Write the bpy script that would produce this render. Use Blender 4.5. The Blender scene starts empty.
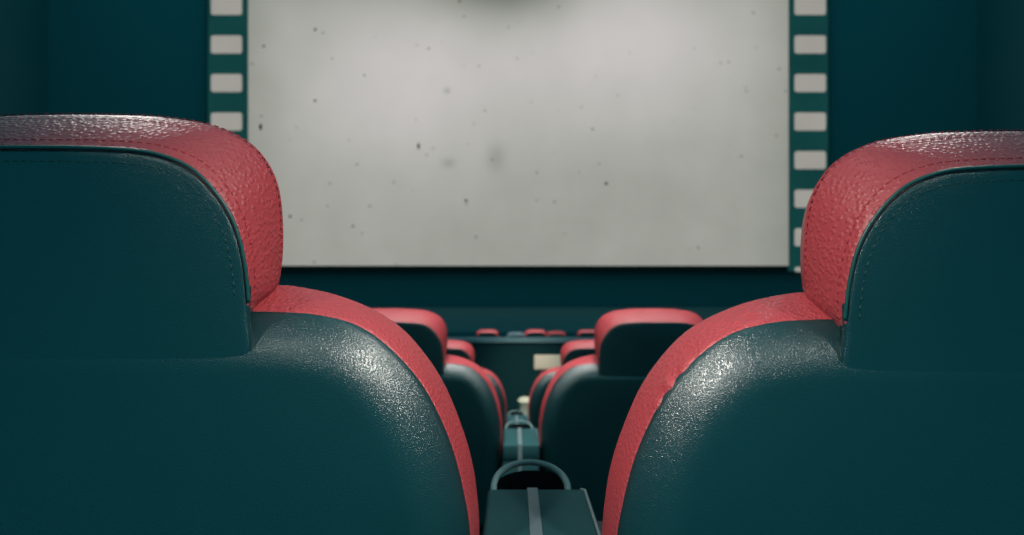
import bpy, bmesh, math, random
from mathutils import Vector, noise
random.seed(7)
C = bpy.context.scene.collection
Z0 = 2.22                      # eye height above the lowest floor
F = 611.0

# ------------------------------------------------------------------ materials
def new_mat(name):
    m = bpy.data.materials.new(name); m.use_nodes = True
    nt = m.node_tree; b = nt.nodes['Principled BSDF']
    return m, nt, b

def nd(nt, t, **kw):
    n = nt.nodes.new(t)
    for k, v in kw.items():
        if hasattr(n, k): setattr(n, k, v)
    return n

def leather(name, col, rough, cell, bump, fine, spec=.5, var=.15, fine_str=.3, coat=0.0):
    m, nt, b = new_mat(name)
    L = nt.links
    tc = nd(nt, 'ShaderNodeTexCoord')
    nz = nd(nt, 'ShaderNodeTexNoise'); nz.inputs['Scale'].default_value = 14
    nz.inputs['Detail'].default_value = 3
    L.new(tc.outputs['Object'], nz.inputs['Vector'])
    # grain cells, slightly warped so that they look like hide
    wz = nd(nt, 'ShaderNodeTexNoise'); wz.inputs['Scale'].default_value = cell*.6
    L.new(tc.outputs['Object'], wz.inputs['Vector'])
    mx = nd(nt, 'ShaderNodeVectorMath', operation='MULTIPLY_ADD')
    L.new(wz.outputs['Color'], mx.inputs[0]); mx.inputs[1].default_value = (.5/cell,)*3
    L.new(tc.outputs['Object'], mx.inputs[2])
    vo = nd(nt, 'ShaderNodeTexVoronoi', feature='F1')
    vo.inputs['Scale'].default_value = cell
    L.new(mx.outputs[0], vo.inputs['Vector'])
    cr = nd(nt, 'ShaderNodeMapRange', interpolation_type='SMOOTHSTEP')
    cr.inputs['From Min'].default_value = .15; cr.inputs['From Max'].default_value = .62
    cr.inputs['To Min'].default_value = 1; cr.inputs['To Max'].default_value = 0
    L.new(vo.outputs['Distance'], cr.inputs['Value'])
    fn = nd(nt, 'ShaderNodeTexNoise'); fn.inputs['Scale'].default_value = fine
    fn.inputs['Detail'].default_value = 2
    L.new(tc.outputs['Object'], fn.inputs['Vector'])
    b1 = nd(nt, 'ShaderNodeBump'); b1.inputs['Strength'].default_value = bump
    b1.inputs['Distance'].default_value = .0012
    L.new(cr.outputs['Result'], b1.inputs['Height'])
    b2 = nd(nt, 'ShaderNodeBump'); b2.inputs['Strength'].default_value = fine_str
    b2.inputs['Distance'].default_value = .0006
    L.new(fn.outputs['Fac'], b2.inputs['Height']); L.new(b1.outputs['Normal'], b2.inputs['Normal'])
    L.new(b2.outputs['Normal'], b.inputs['Normal'])
    mc = nd(nt, 'ShaderNodeMix', data_type='RGBA')
    mc.inputs['A'].default_value = (*[c*(1-var) for c in col], 1)
    mc.inputs['B'].default_value = (*[min(1, c*(1+var)) for c in col], 1)
    L.new(nz.outputs['Fac'], mc.inputs['Factor'])
    L.new(mc.outputs['Result'], b.inputs['Base Color'])
    b.inputs['Roughness'].default_value = rough
    b.inputs['Specular IOR Level'].default_value = spec
    return m

def plain(name, col, rough=.6, spec=.3, metal=0, nscale=30, var=.12):
    m, nt, b = new_mat(name); L = nt.links
    tc = nd(nt, 'ShaderNodeTexCoord'); nz = nd(nt, 'ShaderNodeTexNoise')
    nz.inputs['Scale'].default_value = nscale; nz.inputs['Detail'].default_value = 4
    L.new(tc.outputs['Object'], nz.inputs['Vector'])
    mc = nd(nt, 'ShaderNodeMix', data_type='RGBA')
    mc.inputs['A'].default_value = (*[c*(1-var) for c in col], 1)
    mc.inputs['B'].default_value = (*[min(1, c*(1+var)) for c in col], 1)
    L.new(nz.outputs['Fac'], mc.inputs['Factor']); L.new(mc.outputs['Result'], b.inputs['Base Color'])
    b.inputs['Roughness'].default_value = rough; b.inputs['Specular IOR Level'].default_value = spec
    b.inputs['Metallic'].default_value = metal
    return m

RED = leather('red_leather', (.28, .034, .041), .44, 230, .5, 900, spec=.34, var=.12, fine_str=.12)
BLACK = leather('black_leather', (.002, .020, .023), .30, 800, .25, 900, spec=.70, var=.1, fine_str=.35)
PIPE = plain('dark_piping', (.003, .045, .042), .4, .4)
THREAD_R = plain('dark_red_thread', (.28, .016, .02), .6)
THREAD_B = plain('dark_green_thread', (.004, .03, .03), .6)
PLASTIC = plain('grey_plastic', (.10, .16, .165), .45, .4)
STRIP = plain('grey_seam_strip', (.09, .12, .13), .5, .3)
PAD = leather('charcoal_vinyl', (.014, .052, .057), .75, 350, .15, 1500, spec=.08, fine_str=.1)
METAL = plain('dark_metal', (.03, .035, .04), .4, .5, .8)
WALL = plain('dark_wall_fabric', (.11, .185, .19), .95, 0, nscale=5, var=.03)
CARPET = plain('dark_carpet', (.010, .09, .10), .95, 0, nscale=40, var=.25)
STAGE = plain('stage_carpet', (.060, .130, .135), .95, 0, nscale=3, var=.12)
LOWWALL = plain('dark_teal_paint', (.003, .026, .031), .7, .1)
RAIL = plain('grey_rail', (.12, .20, .22), .6, .1)
CREAM = plain('cream_card', (.62, .52, .42), .7, .2, var=.04)
CREAM2 = plain('cream_paper', (.8, .72, .55), .7, .2, var=.04)
UNLIT_GREY = plain('unlit_grey', (.08, .12, .14), .8, .1)  # shade as colour: grey-blue stands in for a headrest left unlit

def screen_mat():
    m = bpy.data.materials.new('projected_picture'); m.use_nodes = True
    nt = m.node_tree; nt.nodes.clear(); L = nt.links
    out = nd(nt, 'ShaderNodeOutputMaterial'); em = nd(nt, 'ShaderNodeEmission')
    L.new(em.outputs[0], out.inputs['Surface'])
    tc = nd(nt, 'ShaderNodeTexCoord'); sep = nd(nt, 'ShaderNodeSeparateXYZ')
    L.new(tc.outputs['Object'], sep.inputs[0])
    def math_(op, a, b=None, c=None):
        n = nd(nt, 'ShaderNodeMath', operation=op)
        for i, v in enumerate((a, b, c)):
            if v is None: continue
            if isinstance(v, (int, float)): n.inputs[i].default_value = v
            else: L.new(v, n.inputs[i])
        return n.outputs[0]
    X, Z = sep.outputs['X'], sep.outputs['Z']     # metres, origin at the bottom middle of the picture
    def blob(cx, cz, sx, sz):
        a = math_('POWER', math_('ABSOLUTE', math_('DIVIDE', math_('SUBTRACT', X, cx), sx)), 2)
        b = math_('POWER', math_('ABSOLUTE', math_('DIVIDE', math_('SUBTRACT', Z, cz), sz)), 2)
        return math_('EXPONENT', math_('MULTIPLY', math_('ADD', a, b), -1.0))
    # brightness of the old film frame
    v = math_('ADD', SCR['base'], math_('MULTIPLY', blob(3.8, 8.2, 5.0, 3.6), SCR['hot']))
    v = math_('ADD', v, math_('MULTIPLY', blob(-4.3, 6.6, 4.2, 3.6), SCR['hot2']))
    v = math_('SUBTRACT', v, math_('MULTIPLY', blob(-.35, 10.4, 2.6, 1.5), .34))
    v = math_('SUBTRACT', v, math_('MULTIPLY', blob(6.5, 10.9, 3.0, 1.2), .12))
    v = math_('SUBTRACT', v, math_('MULTIPLY', blob(-5.5, 10.9, 4.0, 1.3), .13))
    v = math_('SUBTRACT', v, math_('MULTIPLY', blob(-.8, 3.9, .35, .55), .09))
    v = math_('SUBTRACT', v, math_('MULTIPLY', blob(-2.5, 3.7, .25, .18), .10))
    v = math_('SUBTRACT', v, math_('MULTIPLY', blob(-2.55, 6.3, .12, .1), .15))
    ed = math_('SUBTRACT', math_('ABSOLUTE', X), 8.2)
    v = math_('SUBTRACT', v, math_('MULTIPLY', math_('MAXIMUM', ed, 0.0), .035))
    nz = nd(nt, 'ShaderNodeTexNoise'); nz.inputs['Scale'].default_value = .5; nz.inputs['Detail'].default_value = 5
    L.new(tc.outputs['Object'], nz.inputs['Vector'])
    v = math_('ADD', v, math_('MULTIPLY', math_('SUBTRACT', nz.outputs['Fac'], .5), .09))
    # dust and scratches: sparse tiny cells, some stretched
    def specks(scale, thr, rad, stretch, rot):
        mp = nd(nt, 'ShaderNodeMapping'); mp.inputs['Rotation'].default_value = (0, rot, 0)
        mp.inputs['Scale'].default_value = (scale, scale, scale*stretch)
        L.new(tc.outputs['Object'], mp.inputs['Vector'])
        vo = nd(nt, 'ShaderNodeTexVoronoi', feature='F1'); vo.inputs['Scale'].default_value = 1
        L.new(mp.outputs[0], vo.inputs['Vector'])
        sc = nd(nt, 'ShaderNodeSeparateColor'); L.new(vo.outputs['Color'], sc.inputs[0])
        keep = math_('GREATER_THAN', sc.outputs[0], thr)
        dot = math_('SUBTRACT', 1.0, math_('MINIMUM', math_('DIVIDE', vo.outputs['Distance'], rad), 1.0))
        dot = math_('MINIMUM', math_('MULTIPLY', dot, 2.5), 1.0)
        return math_('MULTIPLY', math_('MULTIPLY', keep, dot), sc.outputs[1])
    v = math_('SUBTRACT', v, math_('MULTIPLY', specks(2.2, .84, .11, 1.0, 0), .60))
    v = math_('SUBTRACT', v, math_('MULTIPLY', specks(1.7, .88, .08, .35, .5), .60))
    v = math_('SUBTRACT', v, math_('MULTIPLY', specks(1.6, .90, .07, .3, -.9), .55))
    v = math_('SUBTRACT', v, math_('MULTIPLY', specks(3.6, .82, .17, 1.0, .3), .28))
    tint = nd(nt, 'ShaderNodeMix', data_type='RGBA')
    tint.inputs['A'].default_value = (.93, .97, .86, 1); tint.inputs['B'].default_value = (1.0, .965, .93, 1)
    mr = nd(nt, 'ShaderNodeMapRange'); mr.inputs['From Min'].default_value = .3; mr.inputs['From Max'].default_value = .55
    L.new(v, mr.inputs['Value']); L.new(mr.outputs[0], tint.inputs['Factor'])
    L.new(tint.outputs['Result'], em.inputs['Color']); L.new(v, em.inputs['Strength'])
    return m
SCR = dict(base=.345, hot=.22, hot2=.20)

def emit(name, col, s, var=.06, nscale=.6):
    m = bpy.data.materials.new(name); m.use_nodes = True
    nt = m.node_tree; nt.nodes.clear(); L = nt.links
    out = nd(nt, 'ShaderNodeOutputMaterial'); em = nd(nt, 'ShaderNodeEmission')
    tc = nd(nt, 'ShaderNodeTexCoord'); nz = nd(nt, 'ShaderNodeTexNoise'); nz.inputs['Scale'].default_value = nscale
    L.new(tc.outputs['Object'], nz.inputs['Vector'])
    mc = nd(nt, 'ShaderNodeMix', data_type='RGBA')
    mc.inputs['A'].default_value = (*[c*(1-var) for c in col], 1); mc.inputs['B'].default_value = (*[c*(1+var) for c in col], 1)
    L.new(nz.outputs['Fac'], mc.inputs['Factor']); L.new(mc.outputs['Result'], em.inputs['Color'])
    em.inputs['Strength'].default_value = s; L.new(em.outputs[0], out.inputs['Surface'])
    return m
PICTURE = screen_mat()
FILMSTRIP = emit('film_strip_glow', (.0062, .048, .047), 1, .25)
PERF = emit('film_perforation_glow', (.34, .33, .30), 1, .12)
SCREENBACK = plain('screen_frame_black', (.03, .03, .03), .9, 0)

# ------------------------------------------------------------------ object helpers
def link(name, bm, mats, parent=None, smooth=True, loc=None):
    bmesh.ops.recalc_face_normals(bm, faces=bm.faces)
    me = bpy.data.meshes.new(name); bm.to_mesh(me); bm.free()
    for m in (mats if isinstance(mats, (list, tuple)) else [mats]): me.materials.append(m)
    if smooth:
        for p in me.polygons: p.use_smooth = True
    o = bpy.data.objects.new(name, me); C.objects.link(o)
    if parent: o.parent = parent
    if loc: o.location = loc
    return o

def empty(name, loc, label=None, cat=None, group=None):
    o = bpy.data.objects.new(name, None); C.objects.link(o); o.location = loc
    o.empty_display_size = .1
    if label: o['label'] = label
    if cat: o['category'] = cat
    if group: o['group'] = group
    return o

def tag(o, label, cat, group=None, kind=None):
    o['label'] = label; o['category'] = cat
    if group: o['group'] = group
    if kind: o['kind'] = kind
    return o

def box(bm, x0, x1, y0, y1, z0, z1, bev=0, seg=3):
    vs = [bm.verts.new((x, y, z)) for x in (x0, x1) for y in (y0, y1) for z in (z0, z1)]
    fs = [(0,1,3,2),(4,6,7,5),(0,4,5,1),(2,3,7,6),(0,2,6,4),(1,5,7,3)]
    faces = [bm.faces.new([vs[i] for i in f]) for f in fs]
    if bev:
        es = list({e for f in faces for e in f.edges})
        bmesh.ops.bevel(bm, geom=es, offset=bev, segments=seg, profile=.5, affect='EDGES')

def tube(bm, path, r, n=8, closed=False):
    path = [Vector(p) for p in path]; rings = []
    N = len(path)
    up = Vector((0, 1, 0))
    for i, p in enumerate(path):
        if closed: t = path[(i+1) % N] - path[i-1]
        else: t = path[min(i+1, N-1)] - path[max(i-1, 0)]
        t.normalize()
        u = up.cross(t)
        if u.length < .1: u = Vector((1, 0, 0)).cross(t)
        u.normalize(); w = t.cross(u)
        rings.append([bm.verts.new(p + (u*math.cos(a) + w*math.sin(a))*r) for a in [2*math.pi*k/n for k in range(n)]])
    for i in range(N if closed else N-1):
        a, b = rings[i], rings[(i+1) % N]
        for k in range(n): bm.faces.new((a[k], a[(k+1) % n], b[(k+1) % n], b[k]))
    if not closed:
        bm.faces.new(rings[0]); bm.faces.new(rings[-1])

def resample(path, step):
    path = [Vector(p) for p in path]; out = [path[0]]; acc = 0
    for a, b in zip(path, path[1:]):
        d = (b-a).length
        while acc + d >= step:
            t = (step-acc)/d; a = a.lerp(b, t); d = (b-a).length; out.append(a.copy()); acc = 0
        acc += d
    return out

def dashes(bm, path, r, length, gap):
    pts = resample(path, .001); i = 0
    a, g = int(length*1000), int(gap*1000)
    while i + a < len(pts):
        tube(bm, [pts[i], pts[i+a//2], pts[i+a]], r, 5); i += a+g

def catmull(pts, m):
    out = []; n = len(pts)
    for i in range(n-1):
        p0 = pts[i-1] if i else pts[0]*2 - pts[1]
        p1, p2 = pts[i], pts[i+1]
        p3 = pts[i+2] if i+2 < n else p2*2 - p1
        for k in range(m):
            t = k/m
            out.append(.5*((2*p1) + (p2-p0)*t + (2*p0-5*p1+4*p2-p3)*t*t + (3*p1-p0-3*p2+p3)*t**3))
    out.append(pts[-1]); return out

def lathe(bm, prof, n=32, c=(0, 0)):
    rings = []
    for r, z in prof:
        rings.append([bm.verts.new((c[0]+r*math.cos(2*math.pi*k/n), c[1]+r*math.sin(2*math.pi*k/n), z)) for k in range(n)])
    for a, b in zip(rings, rings[1:]):
        for k in range(n): bm.faces.new((a[k], a[(k+1) % n], b[(k+1) % n], b[k]))
    bm.faces.new(rings[0]); bm.faces.new(rings[-1])

# ------------------------------------------------------------------ the seat
# half outlines (x from the seat's middle, z above its floor), measured top middle -> side -> bottom middle
H_OUT = [(0,1.0533),(.0472,1.0526),(.0819,1.0503),(.1206,1.0436),(.1493,1.0302),(.1658,1.0113),(.1740,.9871),(.1753,.953),(.1722,.9218),(.1650,.9000),(.142,.886),(.122,.868),(.10,.84),(0,.815)]
H_PAN = [(0,1.0135),(.0420,1.0132),(.0828,1.0115),(.1058,1.0078),(.1269,.9990),(.1425,.9850),(.1548,.9672),(.1626,.9477),(.1667,.924),(.1678,.9016),(.1675,.88),(.166,.845),(.14,.805),(0,.795)]
B_OUT = [(0,.9052),(.0912,.9052),(.1604,.9043),(.1834,.9024),(.2201,.8941),(.2567,.8781),(.284,.8564),(.3115,.818),(.3298,.774),(.3409,.7341),(.3462,.6934),(.3475,.6571),(.347,.60),(.345,.5),(.340,.40),(.320,.34),(.25,.32),(.12,.32),(0,.32)]
B_IN = [(0,.8827),(.0912,.8827),(.1575,.8831),(.1812,.8827),(.2125,.8805),(.2436,.8730),(.2694,.8569),(.2969,.8271),(.3153,.7942),(.3287,.758),(.3379,.7163),(.3422,.6805),(.342,.62),(.338,.52),(.333,.42),(.313,.36),(.245,.34),(.12,.34),(0,.34)]
TILT = .14; BULGE = .0028
def yt(z): return -TILT*(z-.92)

def full(pts, m):
    h = catmull([Vector((x, 0, z)) for x, z in pts], m)
    h[0].x = 0; h[-1].x = 0
    return h + [Vector((-p.x, 0, p.z)) for p in h[-2:0:-1]]

def normals2(c):
    n = len(c); out = []
    for i in range(n):
        t = (c[(i+1) % n] - c[i-1]); v = Vector((-t.z, 0, t.x)); v.normalize(); out.append(v)
    # outward
    cen = sum(c, Vector())/n
    if sum((p-cen).dot(v) for p, v in zip(c, out)) < 0: out = [-v for v in out]
    return out

def smoothn(ns, k):
    for _ in range(k):
        ns = [(ns[i-1] + ns[i]*2 + ns[(i+1) % len(ns)]).normalized() for i in range(len(ns))]
    return ns

def loft(bm, layers, matidx, cap0=True, cap1=True, disp=None):
    rings = []
    for L in layers:
        rings.append([bm.verts.new((p.x, p.y + yt(p.z), p.z) if disp is None else disp(Vector((p.x, p.y + yt(p.z), p.z)))) for p in L])
    n = len(rings[0])
    for r, (a, b) in enumerate(zip(rings, rings[1:])):
        for k in range(n):
            f = bm.faces.new((a[k], a[(k+1) % n], b[(k+1) % n], b[k])); f.material_index = matidx[r]
    for cap, ring, mi in ((cap0, rings[0], matidx[0]), (cap1, rings[-1], matidx[-1])):
        if cap:
            c = sum((v.co for v in ring), Vector())/n; cv = bm.verts.new(c)
            for k in range(n):
                f = bm.faces.new((ring[k], ring[(k+1) % n], cv)); f.material_index = mi
    return rings

def layer(c, y, ns=None, off=0.0, scale=None):
    cen = Vector((0, 0, sum(p.z for p in c)/len(c)))
    out = []
    for i, p in enumerate(c):
        q = p.copy()
        if ns is not None: q = q + ns[i]*off
        if scale is not None: q = cen + (q-cen)*scale
        q.y = y; out.append(q)
    return out

def mixl(a, b, t, y, ns=None, off=0.0):
    out = []
    for i, (p, q) in enumerate(zip(a, b)):
        r = p.lerp(q, t)
        if ns is not None: r = r + ns[i]*off
        r.y = y; out.append(r)
    return out

def make_seat(name, loc, label, group=None, drop=0.0, dents=(), detail=True, rim_mat=None):
    M = 10 if detail else 5
    root = empty(name, loc, label, 'cinema chair', group)
    R = rim_mat or RED
    drop_body = drop*.45
    def lower_body(p):
        k = min(1, max(0, (p.z-.35)/.3)); p = p.copy(); p.z -= drop_body*k
        return p
    def lower(p):       # this seat's upholstery sits a touch lower
        k = min(1, max(0, (p.z-.35)/.3)); p = p.copy(); p.z -= drop*k
        return p
    def dented(p):
        for (x, y, z, a, s) in dents:
            d = (Vector((x, y, z)) - p).length
            if d < 3*s:
                n = Vector((math.copysign(.5, x), -.5, .7)).normalized()
                p = p - n*a*math.exp(-(d/s)**2) + n*a*.5*math.exp(-((d-1.7*s)/(s*.7))**2)
        return lower_body(p)
    # --- headrest
    po, pp = full(H_OUT, M), full(H_PAN, M)
    no, np_ = smoothn(normals2(po), 3), smoothn(normals2(pp), 3)
    yb, yo = -.0625, 0.0
    bm = bmesh.new()     # dark rear panel
    ins = layer(pp, yb-.0016, np_, -.007)
    lay = [layer(ins, yb-.0024, scale=.15), layer(ins, yb-.0024, scale=.5), layer(ins, yb-.0022, scale=.88), ins,
           layer(pp, yb-.0011, np_, -.0035), layer(pp, yb+.0008, np_, -.0010), layer(pp, yb+.010, np_, -.002)]
    loft(bm, lay, [0]*8, disp=lower)
    hp = link('headrest_back_panel', bm, BLACK, root)
    bm = bmesh.new()     # red side band wrapping round to the front cushion
    lay = []; mi = []
    for k in range(13):
        t = k/12
        lay.append(mixl(pp, po, t, yb + (yo-yb)*t, no, BULGE*math.sin(t*math.pi)))
    lay.append(layer(po, yo+.006, no, -.0025)); lay.append(layer(po, yo+.02, no, -.008)); lay.append(layer(po, yo+.035, no, -.014)); lay.append(layer(po, yo+.055, no, -.023))
    lay.append(layer(po, yo+.072, no, -.034)); lay.append(layer(po, yo+.080, no, -.048)); lay.append(layer(po, yo+.084, scale=.3))
    loft(bm, lay, [0]*len(lay), disp=lower)
    for f in bm.faces:
        c_ = f.calc_center_median()
        if c_.z < .886 - drop or (c_.z < .905 - drop and c_.y < yb + .010): f.material_index = 1
    hb = link('headrest_cushion', bm, [R, BLACK], root); hb['label'] = 'red pebbled leather headrest rim' if rim_mat is None else 'unlit headrest rim coloured grey'
    def P(c, y, ns, off, i0, i1):
        out = []
        for i in range(i0, i1):
            j = i % len(c); q = c[j] + ns[j]*off; q = Vector((q.x, y + yt(q.z), q.z)); out.append(lower(q))
        return out
    if detail:
        n = len(pp); half = 9*M+4
        bm = bmesh.new(); tube(bm, P(pp, yb-.001, np_, .0004, -half, half+1), .0014, 8)
        pi = link('headrest_piping', bm, PIPE, root); pi['label'] = 'thin dark green piping round the headrest panel'
        bm = bmesh.new()
        # seam on the red rim beside the panel, and the outer seam
        def Q(t, off):
            out = []
            for i in range(-half, half+1):
                j = i % n; r = pp[j].lerp(po[j], t) + no[j]*(BULGE*math.sin(t*math.pi)+off)
                out.append(lower(Vector((r.x, yb+(yo-yb)*t + yt(r.z), r.z))))
            return out
        dashes(bm, Q(.17, 0), .0006, .004, .003)
        link('inner_stitching', bm, THREAD_R, root)
        bm = bmesh.new(); dashes(bm, P(po, yo-.004, no, .0001, -half, half+1), .0006, .004, .003)
        link('outer_stitching', bm, THREAD_R, root)
        bm = bmesh.new(); dashes(bm, P(pp, yb-.0017, np_, -.0105, -half, half+1), .0006, .004, .003)
        link('panel_stitching', bm, THREAD_B, root)
    # --- backrest
    bo, bi = full(B_OUT, M), full(B_IN, M)
    nb, ni = smoothn(normals2(bo), 12), smoothn(normals2(bi), 12)
    yi, yo2 = -.0375, .0125
    bm = bmesh.new(); lay = []
    W, B = .052, .030
    for k in range(15):
        t = k/14; off = -W*t
        lay.append(layer(bi, yi - B*(1-(1-t)**2.0), ni, off))
    last = lay[-1]
    lay2 = [layer(last, yi-B-.001, scale=s) for s in (.75, .5, .25, .08)]
    full_l = list(reversed(lay + lay2)) + [layer(bi, yi+.010, ni, -.001)]
    loft(bm, full_l, [0]*len(full_l), disp=lower_body)
    link('backrest_shell', bm, BLACK, root)
    bm = bmesh.new(); lay = []
    for k in range(10):
        t = k/9
        lay.append(mixl(bi, bo, t**.9, yi + (yo2-yi)*t, nb, .0012*math.sin(t*math.pi)))
    lay.append(layer(bo, yo2+.006, nb, -.0012)); lay.append(layer(bo, yo2+.02, nb, -.005)); lay.append(layer(bo, yo2+.045, nb, -.014)); lay.append(layer(bo, yo2+.065, nb, -.026))
    lay.append(layer(bo, yo2+.078, nb, -.042)); lay.append(layer(bo, yo2+.082, scale=.7)); lay.append(layer(bo, yo2+.082, scale=.3))
    loft(bm, lay, [0]*len(lay), disp=dented)
    bt = link('backrest_cushion', bm, R, root); bt['label'] = 'red leather rim along the shoulder of the seat'
    # --- seat cushion, hinge and legs
    bm = bmesh.new(); box(bm, -.315, .315, .115, .60, .325, .455, .035, 4)
    link('seat_cushion', bm, BLACK, root)
    bm = bmesh.new(); box(bm, -.30, .30, .06, .58, .27, .325, .01, 2)
    link('seat_frame', bm, METAL, root)
    for s in (-1, 1):
        bm = bmesh.new(); box(bm, s*.25-.03, s*.25+.03, .16, .46, .012, .285, .012, 2); box(bm, s*.25-.05, s*.25+.05, .12, .50, 0, .014, .004, 2)
        link('leg', bm, METAL, root)
    return root

def copy_seat(src, loc, label, group):
    r = src.copy(); C.objects.link(r); r.location = loc; r['label'] = label; r['group'] = group
    for ch in src.children:
        c = ch.copy(); C.objects.link(c); c.parent = r
        c.matrix_parent_inverse = ch.matrix_parent_inverse.copy()
    return r

AX = .026; PITCH = .8125; Y1 = .55; ROW = 1.375
fl = [Z0-.92, Z0-.92-.259, Z0-.92-.518]     # floors of the three near rows
GN = 'seats in the two rows behind the nearest pair'
left = make_seat('cinema_chair', (-.38, Y1, fl[0]), 'large near seat on the left, its red headrest rim cutting across the screen')
right = make_seat('cinema_chair', (.435, Y1, fl[0]), 'large near seat on the right, with puckered red shoulder rim', drop=.0145,
    dents=[(-.2290,-.018,.8865,.0034,.006),(-.2430,-.016,.8835,-.0012,.006),(-.2960,-.022,.8350,.0034,.006),(-.3080,-.020,.8190,.0034,.006),(-.2860,-.02,.850,-.0015,.007)])
s2l = copy_seat(left, (AX-PITCH/2, Y1+ROW, fl[1]), 'blurred second-row seat on the left, directly past the near left seat', GN)
copy_seat(left, (AX+PITCH/2, Y1+ROW, fl[1]), 'blurred second-row seat on the right, whole headrest showing past the near right seat', GN)
copy_seat(left, (AX-PITCH/2, Y1+2*ROW, fl[2]), 'third-row seat on the left, small red headrest end beyond the second-row one', GN)
copy_seat(left, (AX+PITCH/2, Y1+2*ROW, fl[2]), 'third-row seat on the right, partly covering the cream plaque', GN)

# front stalls, beyond the low wall
GF = 'small distant seats past the low wall'
def atx(px, d): return (px-512.6)*d/F
front = [(487.5, 9.9, 'distant red headrest tip above the low wall, leftmost of them, alone'),
         (535.5, 9.9, 'distant red headrest tip above the low wall, left one of the touching middle pair'),
         (588.0, 9.9, 'distant red headrest tip above the low wall, rightmost, beside the second-row headrest')]
for px, d, lab in front:
    copy_seat(left, (atx(px, d), d, .17), lab, GF)
copy_seat(left, (atx(556, 11.3), 11.3, 0), 'distant red headrest tip, right one of the touching middle pair', GF)
make_seat('cinema_chair', (atx(516, 11.3), 11.3, -.0), 'faint unlit distant headrest, coloured grey-blue, between the red tips above the low wall', GF, detail=False, rim_mat=UNLIT_GREY, drop=.02)

# ------------------------------------------------------------------ armrests between the seats of a row
def make_armrest(loc, label, group, H=.659, XR=.0580):
    # origin: floor, aisle centre, y of the pad's far end
    r = empty('armrest_console', loc, label, 'armrest', group)
    bm = bmesh.new(); box(bm, -.0565, XR, -.20, 0, H-.05, H, .006, 3); link('armrest_pad', bm, PAD, r)
    bm = bmesh.new(); box(bm, -.0092, .0038, -.199, -.001, H-.004, H+.0012, .001, 2)
    box(bm, -.0092, .0038, -.2015, -.197, H-.40, H-.003, .001, 2)
    link('seam_strip', bm, STRIP, r)['label'] = 'lighter grey strip down the middle'
    bm = bmesh.new(); tube(bm, [(XR-.0012, -.199, H-.001), (XR-.0012, -.1, H-.001), (XR-.0012, -.006, H-.001), (XR-.006, -.0015, H-.001)], .0018, 8)  # pale rod put in as the light catching the rounded pad edge
    link('edge_highlight', bm, STRIP, r)['label'] = 'pale line standing in for the highlight along the pad edge'
    bm = bmesh.new(); box(bm, -.0565, .0565, -.1985, -.004, 0, H-.048, .008, 2)
    link('armrest_panel', bm, PAD, r)
    # cup holder: a loop of thick rod beyond the pad, a well hanging in it
    pts = [(-.0445, -.004, H-.012), (-.0450, .010, H-.008)]
    for k in range(25):
        a = math.pi*(1-k/24); pts.append((.0450*math.cos(a), .018+.072*math.sin(a), H-.004+.006*math.sin(a)))
    pts += [(.0450, .010, H-.008), (.0445, -.004, H-.012)]
    bm = bmesh.new(); tube(bm, pts, .0042, 10)
    bmesh.ops.translate(bm, verts=bm.verts, vec=(-.004, 0, 0)); h = link('cup_holder', bm, PLASTIC, r); h['label'] = 'grey loop of the cup holder'
    bm = bmesh.new(); n = 32
    prof = [(1.0, H-.008), (.96, H-.05), (.90, H-.085), (.86, H-.085), (.93, H-.05), (.95, H-.009)]
    rings = [[bm.verts.new((.0425*f*math.cos(2*math.pi*k/n), .045+.0425*f*math.sin(2*math.pi*k/n), z)) for k in range(n)] for f, z in prof]
    for a, b in zip(rings, rings[1:]):
        for k in range(n): bm.faces.new((a[k], a[(k+1) % n], b[(k+1) % n], b[k]))
    bm.faces.new(rings[2][::-1]); bm.faces.new(rings[3])
    link('cup_well', bm, METAL, h)
    return r
GA = 'padded armrests between the two columns of seats'
a1 = make_armrest((AX, .725, fl[0]), 'nearest wide grey armrest with pale centre strip and loop, bottom of the picture', GA, XR=.0607)
make_armrest((AX, .725+ROW, fl[1]), 'smaller blurred armrest framed by the loop of the nearest one', GA, .629)
make_armrest((AX, .725+2*ROW, fl[2]), 'farthest armrest, in third row, barely seen below the cream bucket', GA, .603)

# cream paper bucket on the floor at the foot of the low wall
bm = bmesh.new()
lathe(bm, [(.053, 0), (.054, .003), (.066, .188), (.069, .190), (.070, .196), (.067, .200), (.060, .2), (.02, .2)], 40)
cup = link('paper_bucket', bm, CREAM2, loc=(.119, 5.85, fl[2])); cup.scale = (1, 1, .84)
bm = bmesh.new(); lathe(bm, [(.0715, .190), (.0725, .200), (.068, .206), (.060, .222), (.042, .236), (.015, .243)], 40)
link('lid', bm, CREAM2, cup)
tag(cup, 'small round cream paper bucket at the foot of the low wall', 'bucket')

# ------------------------------------------------------------------ low wall with rail and plaque
ZC = Z0
def struct(o, kind='structure'): o['kind'] = kind; return o
def slab(name, mat, x0, x1, y0, y1, z0, z1, bev=0):
    bm = bmesh.new(); box(bm, x0, x1, y0, y1, z0, z1, bev, 2)
    return struct(link(name, bm, mat, smooth=False))
wt = ZC-.696
slab('wall_low', LOWWALL, -15, 15, 6.0, 6.14, 0, wt-.035)
slab('trim_1', RAIL, -15, 15, 5.97, 6.17, wt-.035, wt, .006)
bm = bmesh.new(); box(bm, -.150, .150, -.03, .004, -.072, .072, .012, 3)
pl = link('plaque', bm, CREAM, loc=(atx(549.3, 6), 6.0, ZC-(361-267)*6/F))
tag(pl, 'blank cream plaque fixed to the low wall between the seats', 'plaque')

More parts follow.
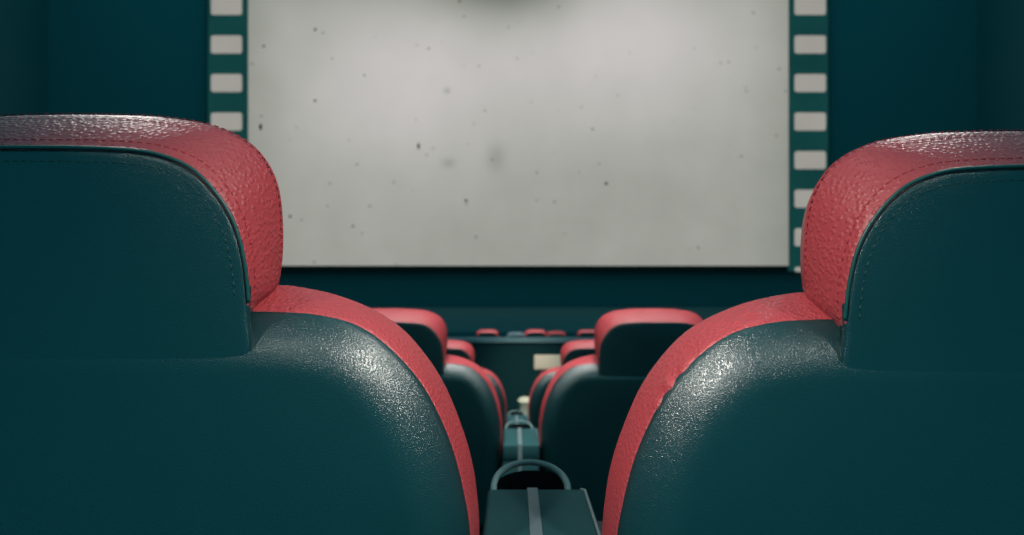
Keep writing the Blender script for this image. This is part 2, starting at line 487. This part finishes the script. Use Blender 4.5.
# ------------------------------------------------------------------ floors, stage, walls
slab('floor', CARPET, -17, 17, 6.14, 22.4, -.2, 0)
slab('floor_tier_1', CARPET, -17, 17, .3, 1.28, -.2, fl[0])
slab('floor_tier_2', CARPET, -17, 17, 1.28, 2.655, -.2, fl[1])
slab('floor_tier_3', CARPET, -17, 17, 2.655, 6.0, -.2, fl[2])
slab('floor_tier_4', CARPET, -17, 17, 9.6, 10.75, 0, .17)
slab('floor_stage', STAGE, -17, 17, 13, 22.4, 0, ZC-1.37)
slab('wall_front', WALL, -17.2, 17.2, 22.4, 22.7, -.2, 16)
slab('wall_left', WALL, -17.3, -17, -2.5, 22.4, -.2, 16)
slab('wall_right', WALL, 17, 17.3, -2.5, 22.4, -.2, 16)

# ------------------------------------------------------------------ cinema screen
D = 22.0; k = D/F
sx = (518.0-512.6)*k
bz = ZC + (267-264.7)*k
scr = empty('cinema_screen', (sx, D, bz), 'big pale cinema screen showing a blank scratched film frame with sprocket holes', 'cinema screen')
def rrect(bm, x0, x1, z0, z1, r, y, mi=0, n=6):
    vs = []
    for cx, cz, a0 in ((x1-r, z1-r, 0), (x0+r, z1-r, 90), (x0+r, z0+r, 180), (x1-r, z0+r, 270)):
        for i in range(n+1):
            a = math.radians(a0+90*i/n); vs.append(bm.verts.new((cx+r*math.cos(a), y, cz+r*math.sin(a))))
    ws = [bm.verts.new((v.co.x, y+.012, v.co.z)) for v in vs]
    bm.faces.new(vs).material_index = mi
    for i in range(len(vs)):
        j = (i+1) % len(vs); bm.faces.new((vs[i], ws[i], ws[j], vs[j])).material_index = mi
    bm.faces.new(ws[::-1]).material_index = mi
TOP = 11.6
bm = bmesh.new(); box(bm, -312*k, 312*k, .03, .12, -.20, TOP+.3)
link('screen_frame', bm, SCREENBACK, scr, smooth=False)
bm = bmesh.new(); box(bm, (248.3-518)*k, (788.4-518)*k, -.01, .03, 0, TOP)
link('picture_area', bm, PICTURE, scr, smooth=False)['label'] = 'pale scratched blank frame'
for x0, x1, h0, h1 in ((207.5, 248.3, 211, 242), (788.4, 828.5, 794.5, 825.8)):
    bm = bmesh.new(); box(bm, (x0-518)*k, (x1-518)*k, .0, .03, -.19, TOP)
    for i in range(-8, 7):
        cy = 44.8 + 38.55*i
        y0, y1 = cy-8.9, cy+8.9
        if i == 6: y1 = min(y1, 272)
        z0, z1 = (266-y1)*k, (266-y0)*k
        if z1 > TOP: continue
        rrect(bm, (h0-518)*k, (h1-518)*k, z0, z1, .09, -.006, 1)
    link('film_edge', bm, [FILMSTRIP, PERF], scr, smooth=False)['label'] = 'dark film edge with a column of bright sprocket holes'

# ------------------------------------------------------------------ light
w = bpy.data.worlds.new('World'); bpy.context.scene.world = w; w.use_nodes = True
bg = w.node_tree.nodes['Background']
bg.inputs['Color'].default_value = (.040, .66, .82, 1); bg.inputs['Strength'].default_value = .44

def spot(name, loc, target, power, size_deg, blend, radius, col=(1, 1, 1)):
    l = bpy.data.lights.new(name, 'SPOT'); l.energy = power; l.spot_size = math.radians(size_deg)
    l.spot_blend = blend; l.shadow_soft_size = radius; l.color = col
    o = bpy.data.objects.new(name, l); C.objects.link(o); o.location = loc
    o.rotation_euler = (Vector(target)-Vector(loc)).to_track_quat('-Z', 'Y').to_euler()
    return o
def area(name, loc, target, power, sx_, sy_, col=(1, 1, 1)):
    l = bpy.data.lights.new(name, 'AREA'); l.energy = power; l.shape = 'RECTANGLE'; l.size = sx_; l.size_y = sy_; l.color = col
    o = bpy.data.objects.new(name, l); C.objects.link(o); o.location = loc
    o.rotation_euler = (Vector(target)-Vector(loc)).to_track_quat('-Z', 'Y').to_euler()
    return o
# ceiling downlights crossing over the gap between the seats
for n_, (pw, dz) in enumerate(((158, 0), (60, -.26), (60, -.52))):
    for s in (-1, 1):
        spot('unseen_spot', (AX+s*1.05, -.75+ROW*n_, Z0+1.05+dz), (AX-s*.13, .55+ROW*n_, Z0-.06+dz), pw*1.5, 18, 1, .10, (1, .95, .86))
        spot('unseen_spot', (AX+s*1.25, .1+ROW*n_, Z0+1.6+dz), (AX-s*.15, .55+ROW*n_, Z0-.06+dz), pw*.5, 17, 1, .2, (1, .95, .86))
for s in (-1, 1):
    spot('unseen_spot', (AX+s*1.5, 2.1, Z0+1.45), (AX+s*.40, .6, Z0+.12), 30, 16, 1, .10, (1, .95, .9))  # added spots, only for grazing glints on the near headrest tops
spot('unseen_downlight', (AX, 1.0, Z0+2.2), (AX, .6, Z0), 16, 30, 1, .2, (1, .95, .88))
for n_ in (1, 2):
    for s in (-1, 1):
        spot('unseen_downlight', (AX+s*.45, .1+ROW*n_, Z0+2.1-.26*n_), (AX+s*.40, .62+ROW*n_, Z0-.1-.26*n_), 340, 36, 1, .2, (1, .95, .9))  # added lamps that brighten the red headrests of the two rows behind
spot('unseen_downlight', (AX, 2.0, Z0+2.4), (AX+.1, 6, Z0-1.12), 1150, 13, 1, .2, (1, .90, .76))  # added narrow spot to lift the plaque and bucket to cream
for s in (-1, 1):
    spot('stalls_fill_light', (AX+s*1.2, 8.6, Z0+3.5), (AX+s*.7, 10.2, Z0-1), 1300, 45, 1, .2, (1, .95, .9))  # added unseen fill, brightens the distant headrest tips

# ------------------------------------------------------------------ camera
cam = bpy.data.cameras.new('camera'); co = bpy.data.objects.new('camera', cam); C.objects.link(co)
co.location = (0, 0, Z0); co.rotation_euler = (math.pi/2, 0, 0)
cam.sensor_width = 36; cam.lens = 36*F/1024
cam.clip_start = .02; cam.clip_end = 200
cam.shift_x = -.6/1024; cam.shift_y = (267-267.5)/1024*-1
cam.dof.use_dof = True; cam.dof.focus_distance = .53; cam.dof.aperture_fstop = 5.5
sc = bpy.context.scene; sc.camera = co
vs = sc.view_settings
sc.display_settings.display_device = 'sRGB'
vs.view_transform = 'Standard'; vs.look = 'None'; vs.exposure = 0; vs.gamma = 1; vs.use_curve_mapping = False
